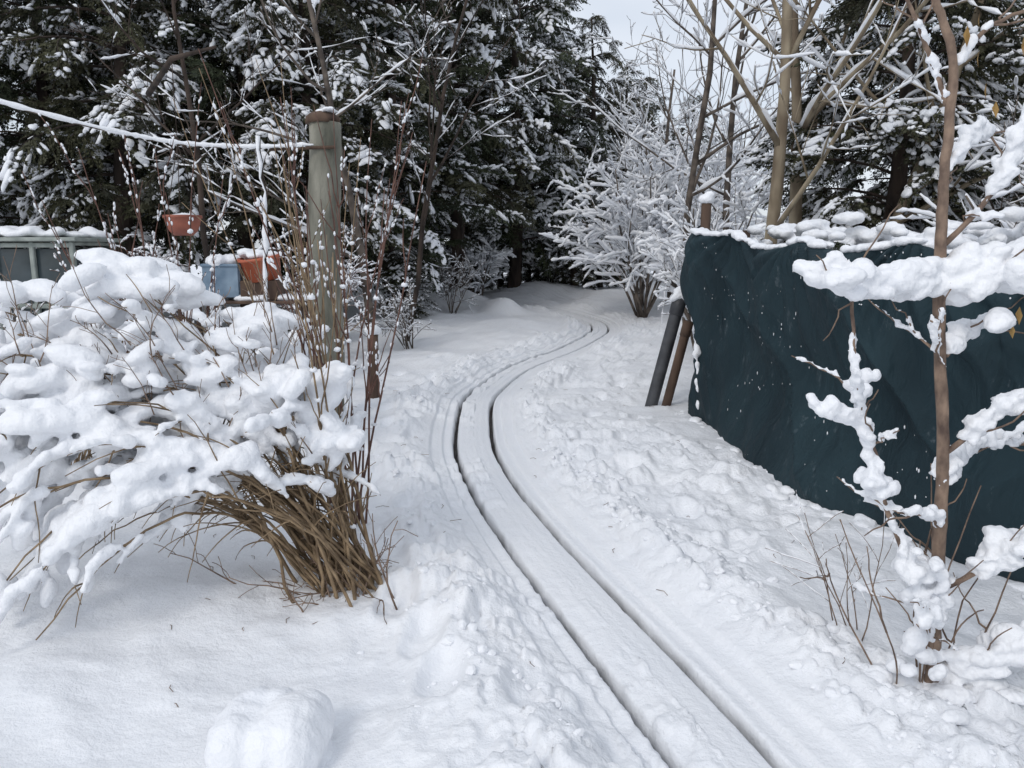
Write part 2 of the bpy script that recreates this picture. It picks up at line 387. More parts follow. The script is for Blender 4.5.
def rotm(az, pitch, roll):
    ca, sa = math.cos(az), math.sin(az); cp, sp = math.cos(pitch), math.sin(pitch); cr, sr = math.cos(roll), math.sin(roll)
    Rz = np.array([[ca, -sa, 0], [sa, ca, 0], [0, 0, 1]]); Ry = np.array([[cp, 0, sp], [0, 1, 0], [-sp, 0, cp]]); Rx = np.array([[1, 0, 0], [0, cr, -sr], [0, sr, cr]])
    return Rz@Ry@Rx
def conifer_mesh(name, Ht, Rm, zb, nl, pitch, psn, fol):
    mb = MB(); tz = np.linspace(-.1, Ht*.98, 14); sd0 = R.integers(99)
    tp = np.stack([.06*np.sin(tz*.9), .05*np.cos(tz*.7), tz], 1); tube(mb, tp, np.interp(tz, [0, Ht], [.17, .015]), 9, 1, rough=.25)
    for i in range(nl):
        u = (i+R.random())/nl; z = zb+(Ht-zb)*u; az = i*2.39996+R.normal(0, .35)
        prof = (1-u)**.72*min(1, .62+u*2.2)
        L = Rm*prof*R.uniform(.55, 1.25)+.12
        c, s_ = math.cos(az), math.sin(az); P = []
        for t in np.linspace(0, 1, 5):
            P.append([c*L*t, s_*L*t, z+L*(pitch*t-.30*t*t)])
        P = np.array(P); tube(mb, P, np.linspace(.03, .008, 5)*(.5+.5*prof), 4, 1)
        nb = 2+int(L*3.0)
        for j in range(nb):
            t = 1 if j == 0 else R.uniform(.22, 1); ii = min(3, int(t*4)); p = P[ii]+(P[ii+1]-P[ii])*(t*4-ii)
            a2 = az+(R.normal(0, .2) if j == 0 else R.choice([-1, 1])*R.uniform(.35, 1.2))
            cl = vn3(np.array([p*.9+40]), sd0)[0]; ps = psn+1.8*(cl-.5)+(t-.6)*.5 - .55*max(0, 1-p[2]/2.6)
            ro = R.random(); B = BO_S if ro < ps else (BO_M if ro < ps+.25 else BO_N)
            v, f, m = B[R.integers(len(B))]
            sc = R.uniform(.45, .95)*(1 if u < .85 else .6)
            M = rotm(a2, R.uniform(-.2, .8)-pitch*.4, R.normal(0, .3))
            mb.add((v*sc)@M.T+p, f, m)
    return mb.mesh(name, [fol, BARK_D, SNOWF], 'snow')
CM = [conifer_mesh('conifer_a', 9.5, 2.2, .7, 74, .35, .40, FOL),
      conifer_mesh('conifer_b', 8.5, 1.8, 1.9, 66, .10, .38, FOL2),
      conifer_mesh('conifer_c', 7.5, 1.45, .35, 66, .45, .52, FOL2)]
for (x, y, k, s_) in [(-10.2, 12.5, 0, 1), (-8.2, 14.2, 0, .95), (-6.5, 13.4, 1, 1.05), (-5.0, 15, 0, 1.0), (-3.7, 14.6, 1, 1.08), (-2.6, 17.0, 0, 1.05),
                      (-1.3, 19.3, 1, 1.18), (.1, 21.6, 0, 1.12), (-7.4, 17.5, 1, 1.2), (-4.2, 18.5, 0, 1.15), (-9.8, 17, 0, 1.2),
                      (-1.6, 23.5, 0, 1.15), (.9, 24.5, 0, 1.0), (2.35, 24, 2, 1.0), (3.7, 27, 2, .95), (5.0, 30, 2, 1.0), (6.8, 31, 2, .9), (-5.6, 21, 1, 1.2),
                      (4.9, 10.2, 2, .92), (5.9, 11.6, 0, .75), (8.6, 13, 1, .8), (10.5, 11, 0, .8), (13, 20, 0, .8), (7.2, 8.0, 2, .75)]:
    obj('conifer_tree', CM[k], loc=(x, y, hz(x, y)), rot=(R.normal(0, .02), R.normal(0, .02), R.uniform(0, 6.28)), sc=(s_, s_, s_*R.uniform(.93, 1.08)))

# ------------------------------------------------------------ bare trees / shrubs, background
OT = dict(wander=.10, trop=[.02, .05, .04], kids=[8, 5, 4], ang=(28, 62), ls=(.38, .6), snow=.012, psnow=.8, rmin=.005, t0=.25)
OQ = dict(OT, snow=.008, gap=.4, psnow=.6)
OU = dict(OT, snow=.012, gap=.25, psnow=.85)
bare_tree('bare_tree', 3.22, 10.0, 7.0, .095, dict(OT, wander=.05, trop=[.04, .05, .04]), [BARK_B, SNOWF], (-.02, 0, 1))
bare_tree('bare_tree', 3.75, 10.6, 7.0, .10, dict(OT, snow=.016), [BARK_B, SNOWF], (.08, 0, 1))
bare_tree('bare_tree', 3.95, 9.6, 6.0, .085, dict(OT, snow=.022), [BARK_B, SNOWF], (.28, -.05, 1))
bare_tree('bare_tree', 3.05, 13.5, 6.5, .075, OU, [BARK_G, SNOWF], (-.12, 0, 1))
bare_tree('bare_tree', 4.4, 16, 7, .08, OU, [BARK_G, SNOWF], (.05, 0, 1))
bare_tree('bare_tree', 3.3, 20, 5.5, .07, OU, [BARK_G, SNOWF], (.0, 0, 1))
bare_tree('bare_tree', 7.2, 12.5, 6.5, .08, OU, [BARK_G, SNOWF], (-.1, 0, 1))
bare_tree('bare_tree', 9.5, 15, 7, .08, OU, [BARK_G, SNOWF], (0, 0, 1))
bare_tree('bare_tree', -2.1, 11.8, 5.0, .075, OQ, [BARK_G, SNOWF], (.02, 0, 1))
bare_tree('bare_tree', -1.75, 12.8, 6.0, .05, OQ, [BARK_D, SNOWF], (.22, 0, 1))
bare_tree('bare_tree', -3.9, 10.5, 5.5, .05, OQ, [BARK_D, SNOWF], (-.05, 0, 1))
OS = dict(wander=.10, trop=[-.01, -.03, -.04], kids=[7, 5], ang=(22, 58), ls=(.38, .6), snow=.014, psnow=.97, rmin=.005, t0=.2, gap=.1)
def bush(name, x, y, Hh, r, o, mats, stems, mx=2): return bare_tree(name, x, y, Hh, r, o, mats, (0, 0, 1), mx, stems)
OW = dict(OS, snow=.027, gap=.08)
bush('snow_laden_shrub', 2.75, 16.5, 3.0, .03, OW, [BARK_G, SNOWF], 17)
bush('snow_laden_shrub', 3.8, 18.5, 3.8, .035, OW, [BARK_G, SNOWF], 12)
bush('snow_laden_shrub', 5.0, 22, 5.0, .04, OW, [BARK_G, SNOWF], 11)
bush('snow_laden_shrub', 2.8, 11.5, 2.2, .025, dict(OS, snow=.018), [BARK_G, SNOWF], 8)
bush('snow_laden_shrub', 6.4, 9.0, 3.0, .025, OS, [BARK_G, SNOWF], 8)
bush('snow_laden_shrub', 5.2, 7.2, 2.9, .025, OS, [BARK_G, SNOWF], 8)
OD = dict(OS); OD['snow'] = .008; OD['gap'] = .4
for (x, y, hh, st) in [(-2.6, 11, 1.7, 8), (-1.6, 12.2, 1.0, 7), (-5.4, 10.8, 1.6, 7), (-1.3, 17.2, 1.3, 7), (-4.6, 7.4, 1.1, 7), (-7, 9, 1.6, 8)]:
    bush('bare_shrub', x, y, hh, .012, OD, [BARK_R if R.random() < .5 else BARK_G, SNOWF], st)
bush('snow_laden_shrub', -.9, 20.8, 1.7, .02, dict(OS, snow=.026), [BARK_G, SNOWF], 10)
bush('snow_laden_shrub', 1.0, 22.2, 2.2, .02, dict(OS, snow=.026), [BARK_G, SNOWF], 10)
for (x, y, s_) in [(-1.4, 21.5, .40), (.5, 22.8, .42), (-2.2, 16.0, .24), (1.7, 21.5, .42), (2.5, 22.5, .42), (-3.3, 12.6, .2), (-.3, 22.6, .42), (1.1, 23.4, .5), (-2.6, 20.4, .35)]:
    obj('evergreen_shrub', CM[2], loc=(x, y, hz(x, y)-.1), rot=(0, 0, R.uniform(0, 6)), sc=(s_*1.5, s_*1.5, s_*.95))

# ------------------------------------------------------------ big snow-laden shrub on the left
def hero_shrub(name, base, zones, bark, fat=1.0):
    root = empty(name, (0, 0, 0)); mb = MB(); BL = []
    base = np.array(base, float)
    for (c, sp, n, dr) in zones:
        for _ in range(n):
            p0 = base+R.normal(0, 1, 3)*[.10, .09, 0]; p2 = np.array(c)+R.normal(0, 1, 3)*sp
            L = np.linalg.norm(p2-p0)
            p1 = p0+(p2-p0)*R.uniform(.35, .6)+np.array([R.normal(0, .06), R.normal(0, .06), L*(.22+dr)])
            N = 22; t = np.linspace(0, 1, N)[:, None]
            P = (1-t)**2*p0+2*t*(1-t)*p1+t*t*p2
            w = np.cumsum(R.normal(0, .008, (N, 3)), 0); w -= w[0]; P = P+w
            r = np.linspace(.0085, .0028, N)*R.uniform(.6, 1.15)
            tube(mb, P, r, 6, 0)
            lines = [(P, r, .40)]
            for _k in range(R.integers(5, 9)):
                i = R.integers(4, N-3); T = P[i+1]-P[i]; T /= np.linalg.norm(T)
                d = T+R.normal(0, .55, 3); d[0] = min(d[0], .25); d /= np.linalg.norm(d); l = R.uniform(.12, .42)
                q = [P[i]]
                for s_ in range(9):
                    d = d+R.normal(0, .09, 3)+np.array([0, 0, -.05-.12*dr]); d /= np.linalg.norm(d); q.append(q[-1]+d*l/9)
                q = np.array(q); rq = np.linspace(.004, .0016, 10); tube(mb, q, rq, 4, 0); lines.append((q, rq, .1 if i > 9 else 2))
            for q, rq, t0 in lines:
                if t0 > 1 or R.random() < .18: continue
                T = np.gradient(q, axis=0); T /= np.linalg.norm(T, axis=1)[:, None]
                seg = np.linalg.norm(np.diff(q, axis=0), axis=1).sum(); sN = int(seg/.013)
                ph = R.random()*9; main = t0 > .3; fz = R.uniform(.7, 1.35); uend = R.uniform(.68, 1.0)
                for k in range(sN):
                    u = (k+.5)/sN
                    if u < t0 or u > uend: continue
                    i = u*(len(q)-1); j = int(i); p = q[j]*(1-i+j)+q[min(j+1, len(q)-1)]*(i-j); sl = math.sqrt(max(0, 1-T[j][2]**2))
                    lump = .65*vn2(np.array([u*seg*6+ph]), np.array([ph*3]), 77)[0]+.35*vn2(np.array([u*seg*19+ph]), np.array([ph*3]), 78)[0]
                    if sl < .35 or lump < .22: continue
                    rad = (.010+.052*lump*(1 if main else .62))*fat*fz*min(1, (sl-.2)*1.5)
                    rad *= min(1, (u-t0)*6+.4)*min(1, (uend-u)*8+.35)
                    BL.append((p+np.array([R.normal(0, .2)*rad, R.normal(0, .2)*rad, rad*.6]), (rad*R.uniform(.8, 1.2), rad*R.uniform(.8, 1.1), rad*R.uniform(.65, .95)), (R.normal(), R.normal(), R.normal()*.3)))
    obj('branches', mb.mesh(name+'_branches', [bark]), root)
    return root, BL
zones = [((-1.98, 3.25, .84), (.26, .22, .10), 10, .22), ((-1.66, 3.5, 1.36), (.16, .18, .05), 5, .08), ((-1.18, 3.5, 1.18), (.12, .16, .06), 4, .1),
         ((-.94, 3.4, .90), (.08, .12, .07), 5, .12), ((-2.2, 3.55, 1.28), (.13, .16, .05), 4, .1), ((-2.15, 3.35, 1.02), (.2, .22, .06), 7, .15),
         ((-1.43, 3.3, 1.03), (.15, .16, .06), 5, .12), ((-2.1, 3.0, .30), (.20, .15, .12), 8, .40), ((-.80, 3.35, .68), (.05, .1, .06), 3, .15),
         ((-2.65, 3.3, .75), (.2, .25, .2), 7, .25), ((-1.55, 3.02, .62), (.17, .12, .08), 4, .28), ((-1.95, 2.75, .12), (.2, .1, .08), 4, .5)]
sh, BL = hero_shrub('snow_laden_garden_shrub', (-.74, 3.36, hz(-.72, 3.36)-.03), zones, BARK_Y, 1.12)
def clump(c, s_, n, rr, dirn):
    for k in range(n):
        r = R.uniform(*rr); BL.append((np.array(c)+R.normal(0, 1, 3)*s_, (r*R.uniform(1.1, 2.1), r*R.uniform(.8, 1.1), r*R.uniform(.55, .8)), np.array(dirn)+R.normal(0, .35, 3)))
clump((-1.93, 3.20, .95), (.20, .12, .06), 42, (.035, .085), (-1, -.2, -.35))
clump((-2.02, 3.08, .74), (.20, .08, .08), 34, (.03, .065), (-.9, -.3, -1.0))
clump((-2.08, 3.00, .50), (.17, .06, .08), 30, (.025, .055), (-.5, -.3, -1.4))
clump((-2.10, 2.94, .30), (.13, .05, .07), 16, (.02, .045), (-.3, -.3, -1.4))
clump((-1.64, 3.48, 1.46), (.13, .09, .04), 24, (.035, .08), (-1, 0, .1))
clump((-1.84, 3.42, 1.30), (.12, .08, .05), 12, (.03, .06), (-1, 0, -.3))
clump((-1.17, 3.46, 1.28), (.09, .08, .03), 16, (.03, .08), (-1, 0, .1))
clump((-.92, 3.36, 1.0), (.09, .07, .04), 20, (.03, .08), (-.3, -.3, 0))
clump((-.80, 3.32, .80), (.05, .05, .05), 12, (.025, .06), (0, -.3, -.3))
clump((-2.22, 3.5, 1.40), (.1, .08, .03), 12, (.03, .07), (-1, 0, 0))
clump((-2.12, 3.3, 1.14), (.17, .1, .04), 22, (.035, .075), (-1, 0, -.3))
clump((-1.45, 3.26, 1.12), (.12, .08, .03), 13, (.03, .065), (-1, -.2, -.1))
clump((-1.45, 3.05, .74), (.14, .06, .04), 8, (.02, .045), (-1, -.2, -.6))
clump((-2.6, 3.2, .9), (.15, .15, .08), 16, (.04, .08), (-1, -.2, -.4))
snow_mass('snow', BL, .0105, sh, .007, 3, 24)
mb = MB()
for k in range(30):
    p = np.array([-.74+R.normal(0, .12), 3.30+R.normal(0, .09), .02]); d = np.array([-abs(R.normal(.5, .5)) if k < 22 else R.normal(0, .15), R.normal(-.1, .3), R.uniform(.1, .8)])
    grow(mb, p, d, R.uniform(.2, .55), .005, 0, 1, dict(wander=.14, trop=[-.06, -.04], kids=[4], ang=(25, 60), ls=(.3, .5), snow=0, rmin=.0016))
# fine bare twigs poking up through the snow of the canopy
for k in range(60):
    p = np.array([R.uniform(-2.2, -.85), 3.3+R.normal(0, .12), R.uniform(.7, 1.25)]); d = np.array([R.normal(-.2, .4), R.normal(0, .25), R.uniform(.5, 1)])
    grow(mb, p, d, R.uniform(.18, .45), .003, 0, 1, dict(wander=.10, trop=[.02, .02], kids=[3], ang=(20, 50), ls=(.3, .5), snow=.0015, rmin=.0013) if False else dict(wander=.10, trop=[.02, .02], kids=[3], ang=(20, 50), ls=(.3, .5), snow=0, rmin=.0013))
obj('base_twigs', mb.mesh('base_twigs', [BARK_S]), sh)

sh2, BL2 = hero_shrub('snow_laden_garden_shrub', (-3.1, 5.3, hz(-3.1, 5.3)), [((-3.4, 5.3, 1.1), (.3, .3, .1), 8, .2), ((-2.9, 5.2, 1.2), (.25, .3, .08), 7, .2), ((-2.5, 5.1, .85), (.2, .2, .1), 6, .2), ((-3.8, 5.2, .7), (.25, .3, .1), 6, .25)], BARK_Y, fat=1.5)
snow_mass('snow', BL2, .018, sh2, .01, 3)
sh3, BL3 = hero_shrub('snow_laden_garden_shrub', (-1.9, 6.0, hz(-1.9, 6.0)), [((-2.2, 6.0, 1.05), (.2, .2, .12), 6, .15), ((-1.6, 5.9, .95), (.2, .2, .1), 6, .15), ((-1.35, 5.8, .6), (.12, .2, .1), 3, .2)], BARK_Y, fat=1.5)
snow_mass('snow', BL3, .018, sh3, .01, 3)

def wands(name, base, n, spread, zr, bark, catk):
    mb = MB()
    for k in range(n):
        p = np.array(base)+R.normal(0, .06, 3)*[1, 1, 0]; d = np.array([R.normal(spread[0], spread[1]), R.normal(0, .12), 1.0])
        Lh = R.uniform(*zr); d /= np.linalg.norm(d); q = [p]
        for i in range(14): d = d+R.normal(0, .025, 3)+[0, 0, .02]; d /= np.linalg.norm(d); q.append(q[-1]+d*Lh/14)
        q = np.array(q); tube(mb, q, np.linspace(.0075, .0022, 15), 5, 0)
        subs = [q]
        for c in range(R.integers(2, 5)):
            i = R.integers(5, 13); d2 = q[i+1]-q[i]; d2 = d2/np.linalg.norm(d2)+R.normal(0, .22, 3); l = R.uniform(.2, .6)
            w = q[i]+d2*np.linspace(0, l, 7)[:, None]+np.cumsum(R.normal(0, .006, (7, 3)), 0); w[0] = q[i]; tube(mb, w, np.linspace(.004, .0018, 7), 4, 0); subs.append(w)
        for w in subs:
            if R.random() > catk: continue
            for j in range(int(10)):
                u = R.uniform(.35, 1)*(len(w)-1); i = min(int(u), len(w)-2); pp = w[i]+(w[i+1]-w[i])*(u-i); T = w[i+1]-w[i]
                blob(mb, pp+R.normal(0, .006, 3), (.014, .006, .006), T, 1, True)
        for j in range(2):
            i = R.integers(3, 13); blob(mb, q[i]+[0, 0, .01], (.018, .012, .014), (1, 0, 0), 1, True)
    return obj(name, mb.mesh(name, [bark, SNOW]))
wands('willow_shrub', (-.92, 4.15, 0), 13, (-.03, .13), (1.6, 2.6), BARK_R, .3)
wands('willow_shrub', (-1.9, 4.4, 0), 12, (-.12, .14), (1.6, 2.3), BARK_R, .9)
wands('willow_shrub', (-1.25, 4.9, 0), 7, (.0, .14), (1.7, 2.8), BARK_Y, .4)
wands('willow_shrub', (-.80, 3.55, 0), 5, (-.02, .06), (1.5, 2.1), BARK_Y, .2)

# ------------------------------------------------------------ snow-laden sapling on the right
sap = empty('snow_laden_sapling'); mb = MB(); SB = []
def limb(P, r0, r1, snow, n=20, yj=.0, t0=0.0, sides=9, twigs=3):
    P = smooth_line(P, n); P += np.cumsum(R.normal(0, .0045, (n, 3)), 0)*np.linspace(0, 1, n)[:, None]
    r = np.linspace(r0, r1, n)*(1+.16*(R.random(n)-.5)); tube(mb, P, r, sides, 0, rough=.12)
    for k in range(twigs):
        i = R.integers(3, n-2); T = P[i+1]-P[i]; T /= np.linalg.norm(T); d = T+R.normal(0, .6, 3); d /= np.linalg.norm(d); l = R.uniform(.12, .32)
        q = P[i]+d*np.linspace(0, l, 8)[:, None]+np.cumsum(R.normal(0, .007, (8, 3)), 0); q[0] = P[i]; tube(mb, q, np.linspace(.004, .0018, 8), 5, 0)
        if abs(d[2]) < .75 and snow > 0 and R.random() < .7: add_snow(q, .004, snow*.5, .15)
    if snow > 0: add_snow(P, r0, snow, t0)
def add_snow(P, r0, fat, t0):
    T = np.gradient(P, axis=0); T /= np.linalg.norm(T, axis=1)[:, None]; seg = np.linalg.norm(np.diff(P, axis=0), axis=1).sum(); N = int(seg/.005); ph = R.random()*50
    for k in range(N):
        u = (k+.5)/N
        if u < t0: continue
        i = u*(len(P)-1); j = int(i); p = P[j]*(1-i+j)+P[min(j+1, len(P)-1)]*(i-j)
        e1 = vn2(np.array([u*seg*7+ph]), np.array([ph]), 5)[0]; e2 = vn2(np.array([u*seg*22+ph]), np.array([ph]), 6)[0]
        env = float(np.clip((e1*.75+e2*.25-.30)/.5, 0, 1))
        if env <= 0.02: continue
        env = env**.7
        W = fat*(.30+.95*env)*min(1, (u-t0)*seg/.05+.35)*min(1, (1-u)*seg/.04+.4)
        rad = W*R.uniform(.28, .68)
        o = W-rad; a = R.uniform(0, 6.28)
        SB.append((p+np.array([o*math.cos(a)*1.1, o*math.sin(a)*1.1, R.uniform(-.25, 1.25)*W]), (rad*R.uniform(.9, 1.7), rad, rad*R.uniform(.55, .95)), T[j]+R.normal(0, .4, 3)))
        if k % 2: SB.append((p+np.array([0, 0, W*.35]), (W*.55, W*.5, W*.5), T[j]))
Yb = 2.58
limb([(1.51, Yb, -.02), (1.49, Yb, .51), (1.475, Yb, .91), (1.41, Yb, 1.434), (1.385, Yb, 1.82), (1.375, Yb, 2.2), (1.27, Yb, 2.45), (1.2, Yb, 2.75), (1.12, Yb, 3.1)], .025, .007, 0, 70, sides=14, twigs=9)
limb([(1.50, Yb, .0), (1.47, Yb-.02, .25), (1.42, Yb-.03, .42), (1.31, Yb-.05, .66), (1.19, Yb-.05, .95), (1.12, Yb-.03, 1.24), (1.09, Yb, 1.46), (1.0, Yb, 1.62)], .014, .004, .028, 34, twigs=6, t0=.12)
limb([(1.41, Yb, 1.50), (1.33, Yb-.02, 1.48), (1.2, Yb-.05, 1.46), (1.08, Yb-.05, 1.50), (.99, Yb-.08, 1.53)], .010, .004, .056)
limb([(1.42, Yb, 1.44), (1.52, Yb-.03, 1.50), (1.64, Yb-.06, 1.52), (1.8, Yb-.1, 1.46), (1.98, Yb-.1, 1.4)], .010, .004, .066)
limb([(1.41, Yb, 1.62), (1.50, Yb, 1.72), (1.58, Yb+.03, 1.82), (1.63, Yb+.03, 2.0), (1.70, Yb+.05, 2.2)], .010, .004, .036)
limb([(1.48, Yb, .92), (1.58, Yb-.03, 1.03), (1.68, Yb-.06, 1.12), (1.84, Yb-.1, 1.22), (2.0, Yb-.1, 1.3)], .010, .004, .052, t0=.1)
limb([(1.50, Yb, .42), (1.60, Yb-.04, .50), (1.72, Yb-.06, .58), (1.86, Yb-.1, .76), (1.98, Yb-.1, .9)], .011, .004, .064, t0=.05)
limb([(1.51, Yb, .1), (1.64, Yb-.05, .16), (1.78, Yb-.08, .24), (1.95, Yb-.1, .30)], .010, .004, .062)
limb([(1.23, Yb-.05, .90), (1.17, Yb-.08, 1.0), (1.09, Yb-.1, 1.05), (.98, Yb-.12, 1.09)], .006, .003, .046, t0=.2)
limb([(1.375, Yb, 2.05), (1.30, Yb, 2.22), (1.22, Yb-.03, 2.36), (1.1, Yb-.05, 2.5)], .009, .004, .018)
limb([(1.375, Yb, 2.15), (1.47, Yb, 2.27), (1.58, Yb, 2.33), (1.75, Yb, 2.38)], .009, .004, .030)
limb([(1.45, Yb, 1.2), (1.39, Yb-.05, 1.27), (1.33, Yb-.1, 1.36)], .005, .003, .022)
limb([(1.45, Yb, 1.25), (1.56, Yb+.1, 1.32), (1.72, Yb+.15, 1.36)], .006, .003, .034)
limb([(1.48, Yb, .65), (1.40, Yb-.08, .72), (1.29, Yb-.12, .77)], .006, .003, .034)
limb([(1.39, Yb, 1.85), (1.50, Yb+.1, 1.95), (1.62, Yb+.2, 2.02), (1.8, Yb+.25, 2.05)], .006, .003, .034)
limb([(1.47, Yb, .8), (1.60, Yb+.15, .86), (1.75, Yb+.25, .9), (1.95, Yb+.3, .88)], .006, .003, .040)
limb([(1.50, Yb, .3), (1.42, Yb-.1, .36), (1.33, Yb-.18, .40)], .006, .003, .040)
for k in range(12):
    a = R.normal(0, .09); limb([(1.49+a*.5, Yb+R.normal(0, .04), 0), (1.48+a, Yb+R.normal(0, .08), .3), (1.48+a*1.4, Yb+R.normal(0, .1), R.uniform(.4, .9))], .004, .002, 0, 12, sides=5, twigs=1)
for k in range(34):
    r = R.uniform(.03, .06); SB.append(((1.50+R.normal(0, .13), Yb+R.normal(0, .10), hz(1.5, Yb)+R.uniform(-.04, .03)), (r*1.5, r, r*.6), (R.normal(), R.normal(), 0)))
for (c, n, r0, s_) in [((1.45, 2.56, .45), 12, .034, .04), ((1.37, 2.52, .55), 10, .030, .035), ((1.19, 2.52, .84), 10, .026, .035), ((1.06, 2.5, 1.51), 12, .032, .045), ((1.6, 2.52, 1.52), 14, .038, .055), ((1.15, 2.52, 1.15), 6, .024, .03), ((1.43, 2.55, .2), 10, .034, .045), ((1.75, 2.5, .62), 12, .038, .05)]:
    for k in range(n): r = r0*R.uniform(.6, 1.35); SB.append((np.array(c)+R.normal(0, s_, 3)*[1, 1, .7], (r*R.uniform(1, 1.5), r, r*.75), R.normal(size=3)))
obj('branches', mb.mesh('sapling_branches', [BARK_S]), sap)
snow_mass('snow', SB, .0072, sap, .007, 3, 32)
mb = MB()
for (x, z) in [(1.40, 2.28), (1.43, 2.2), (1.56, 2.24), (1.60, 2.18), (1.49, 2.12), (1.52, 2.06), (1.46, 2.33), (1.64, 1.42), (1.62, 1.36)]:
    l = R.uniform(.04, .065); w = .011; y = Yb+R.normal(0, .03)-.04; c = math.cos(R.uniform(0, 3)); s_ = math.sqrt(1-c*c)
    v = [(x, y, z), (x+w*c, y+w*s_, z-l*.4), (x+.004, y, z-l), (x-w*c, y-w*s_, z-l*.5), (x, y+.006, z-l*.5)]
    mb.add(v, [[0, 1, 4], [1, 2, 4], [2, 3, 4], [3, 0, 4]])
obj('dead_leaves', mb.mesh('dead_leaves', [LEAFB], False), sap)
bush('bare_shrub', 1.38, 2.95, .5, .003, dict(OD, rmin=.0014, snow=.002, kids=[4, 3]), [BARK_S, SNOW], 6, 1)

# ------------------------------------------------------------ shade-net fence
fen = empty('shade_net_fence')
bot = smooth_line([(2.9, 9.6), (2.2, 8.2), (1.66, 7.2), (1.72, 6.5), (1.70, 5.6), (1.76, 4.8), (2.04, 4.3), (2.28, 3.85), (2.46, 3.45), (2.95, 2.5), (3.45, 1.0), (4.0, -.8)], 400)
top = smooth_line([(2.9, 9.6, 1.85), (2.2, 8.2, 1.83), (1.66, 7.2, 1.84), (1.78, 6.5, 1.74), (1.90, 5.6, 1.66), (2.02, 4.8, 1.66), (2.18, 4.4, 1.64), (2.42, 3.9, 1.60), (2.60, 3.5, 1.57), (3.05, 2.5, 1.6), (3.55, 1.0, 1.6), (4.05, -.8, 1.6)], 400)
nu = 400; nv = 110; t = np.linspace(0, 1, nv)
bz = H(bot[:, 0], bot[:, 1])-.04
Pn = np.zeros((nu, nv, 3))
Pn[..., 0] = bot[:, 0, None]*(1-t)+top[:, 0, None]*t; Pn[..., 1] = bot[:, 1, None]*(1-t)+top[:, 1, None]*t
arc = np.concatenate([[0], np.cumsum(np.linalg.norm(np.diff(bot, axis=0), axis=1))])
sc_ = np.abs(np.sin(arc*math.pi/1.15))
ztop = top[:, 2]-.07*sc_-.02*(vn2(arc*3, arc*0, 9)-.5)
Pn[..., 2] = bz[:, None]*(1-t)+ztop[:, None]*t
S_ = arc[:, None]+0*t; Tt = t[None, :]+0*S_
def ridge(v): return 1-np.abs(2*v-1)
amp = np.sin(np.pi*np.clip(Tt, 0, 1))**.5
off = amp*(.22*fbm2(S_*.8+3, Tt*1.3+S_*.3, 3, 30)*2)
off += amp*.10*(ridge(vn2(S_*1.6+Tt*2.6, Tt*1.1-S_*.3, 33))**3)+amp*.065*(ridge(vn2(S_*2.7-Tt*3.1+7, Tt*1.6+S_*.4, 35))**3)
off += .035*amp*(ridge(vn2(S_*5+Tt*5.1+7, Tt*2.6+S_*.4, 38))**2)
ph = (S_/1.15) % 1.0-.5; dist = (1.02-Tt)*1.7
angf = np.arctan2(ph*1.15*-1+np.sign(ph)*.575, dist+.05)
off += .040*np.sin(angf*16)*np.exp(-dist/.45)*np.clip(dist*8, 0, 1)
off -= .16*np.sin(np.pi*Tt)**2*(1-Tt)
tg = np.gradient(bot, axis=0); tg /= np.linalg.norm(tg, axis=1)[:, None]
Pn[..., 0] += off*tg[:, 1, None]; Pn[..., 1] += -off*tg[:, 0, None]
ii = np.arange(nu*nv).reshape(nu, nv)
fq = np.stack([ii[:-1, :-1].ravel(), ii[1:, :-1].ravel(), ii[1:, 1:].ravel(), ii[:-1, 1:].ravel()], 1)
obj('net', mk_mesh('net', Pn.reshape(-1, 3), fq, np.zeros(len(fq)), [NET]), fen)
mb = MB()
for (x, y, hh, r) in [(1.78, 7.32, 2.02, .045), (2.08, 5.6, 1.60, .035), (2.58, 3.98, 1.50, .035), (3.2, 2.55, 1.53, .035), (3.74, 1.0, 1.53, .035), (2.42, 8.2, 1.8, .04)]:
    z = np.linspace(-.1, hh, 6); tube(mb, np.stack([x+0*z, y+0*z, z], 1), r, 10, 0, rough=.1)
obj('posts', mb.mesh('fence_posts', [WOOD]), fen)
FB = []
for i in range(70, nu-10):
    for k in range(3):
        if vn2(np.array([i*.075]), np.array([1.]), 3)[0] < .34+.2*R.random(): continue
        p = Pn[i, -1]; r = R.uniform(.010, .040); FB.append((p+np.array([R.normal(.03, .02), R.normal(0, .02), r*.3]), (r*1.6, r, r*.7), (*tg[i], 0)))
FB.append(((1.78, 7.32, 2.06), (.075, .075, .05), (1, 0, 0))); FB.append(((1.80, 7.30, 2.09), (.05, .05, .04), (1, 0, 0)))
for k in range(40):
    u = R.random(); r = R.uniform(.010, .028); FB.append(((1.655+.04*u+R.normal(0, .012), 6.95-.15*u, .05+.8*(1-u)**1.3), (r, r, r*1.5), (1, 0, 0)))
for i in range(70, nu-10):
    if R.random() < .3:
        r = R.uniform(.02, .05); FB.append(((bot[i, 0]-.05+R.normal(0, .05), bot[i, 1]-.02+R.normal(0, .03), bz[i]+.03+R.normal(0, .01)), (r*1.6, r*1.2, r*.55), (*tg[i], 0)))
snow_mass('snow', FB, .012, fen, .008, 2)
mb = MB()
for k in range(500):
    i = R.integers(90, nu-60); j = R.integers(6, nv-2)
    if vn2(np.array([i*.045]), np.array([j*.04]), 71)[0] < .62: continue
    p = Pn[i, j]; r = R.uniform(.0015, .006); blob(mb, p+np.array([-.003, -.003, 0]), (r, r*.5, r*R.uniform(.7, 2.8)), (*tg[i], 0), 0, True)
obj('snow_specks', mb.mesh('snow_specks', [SNOW]), fen)
hb = []
hed = MB()
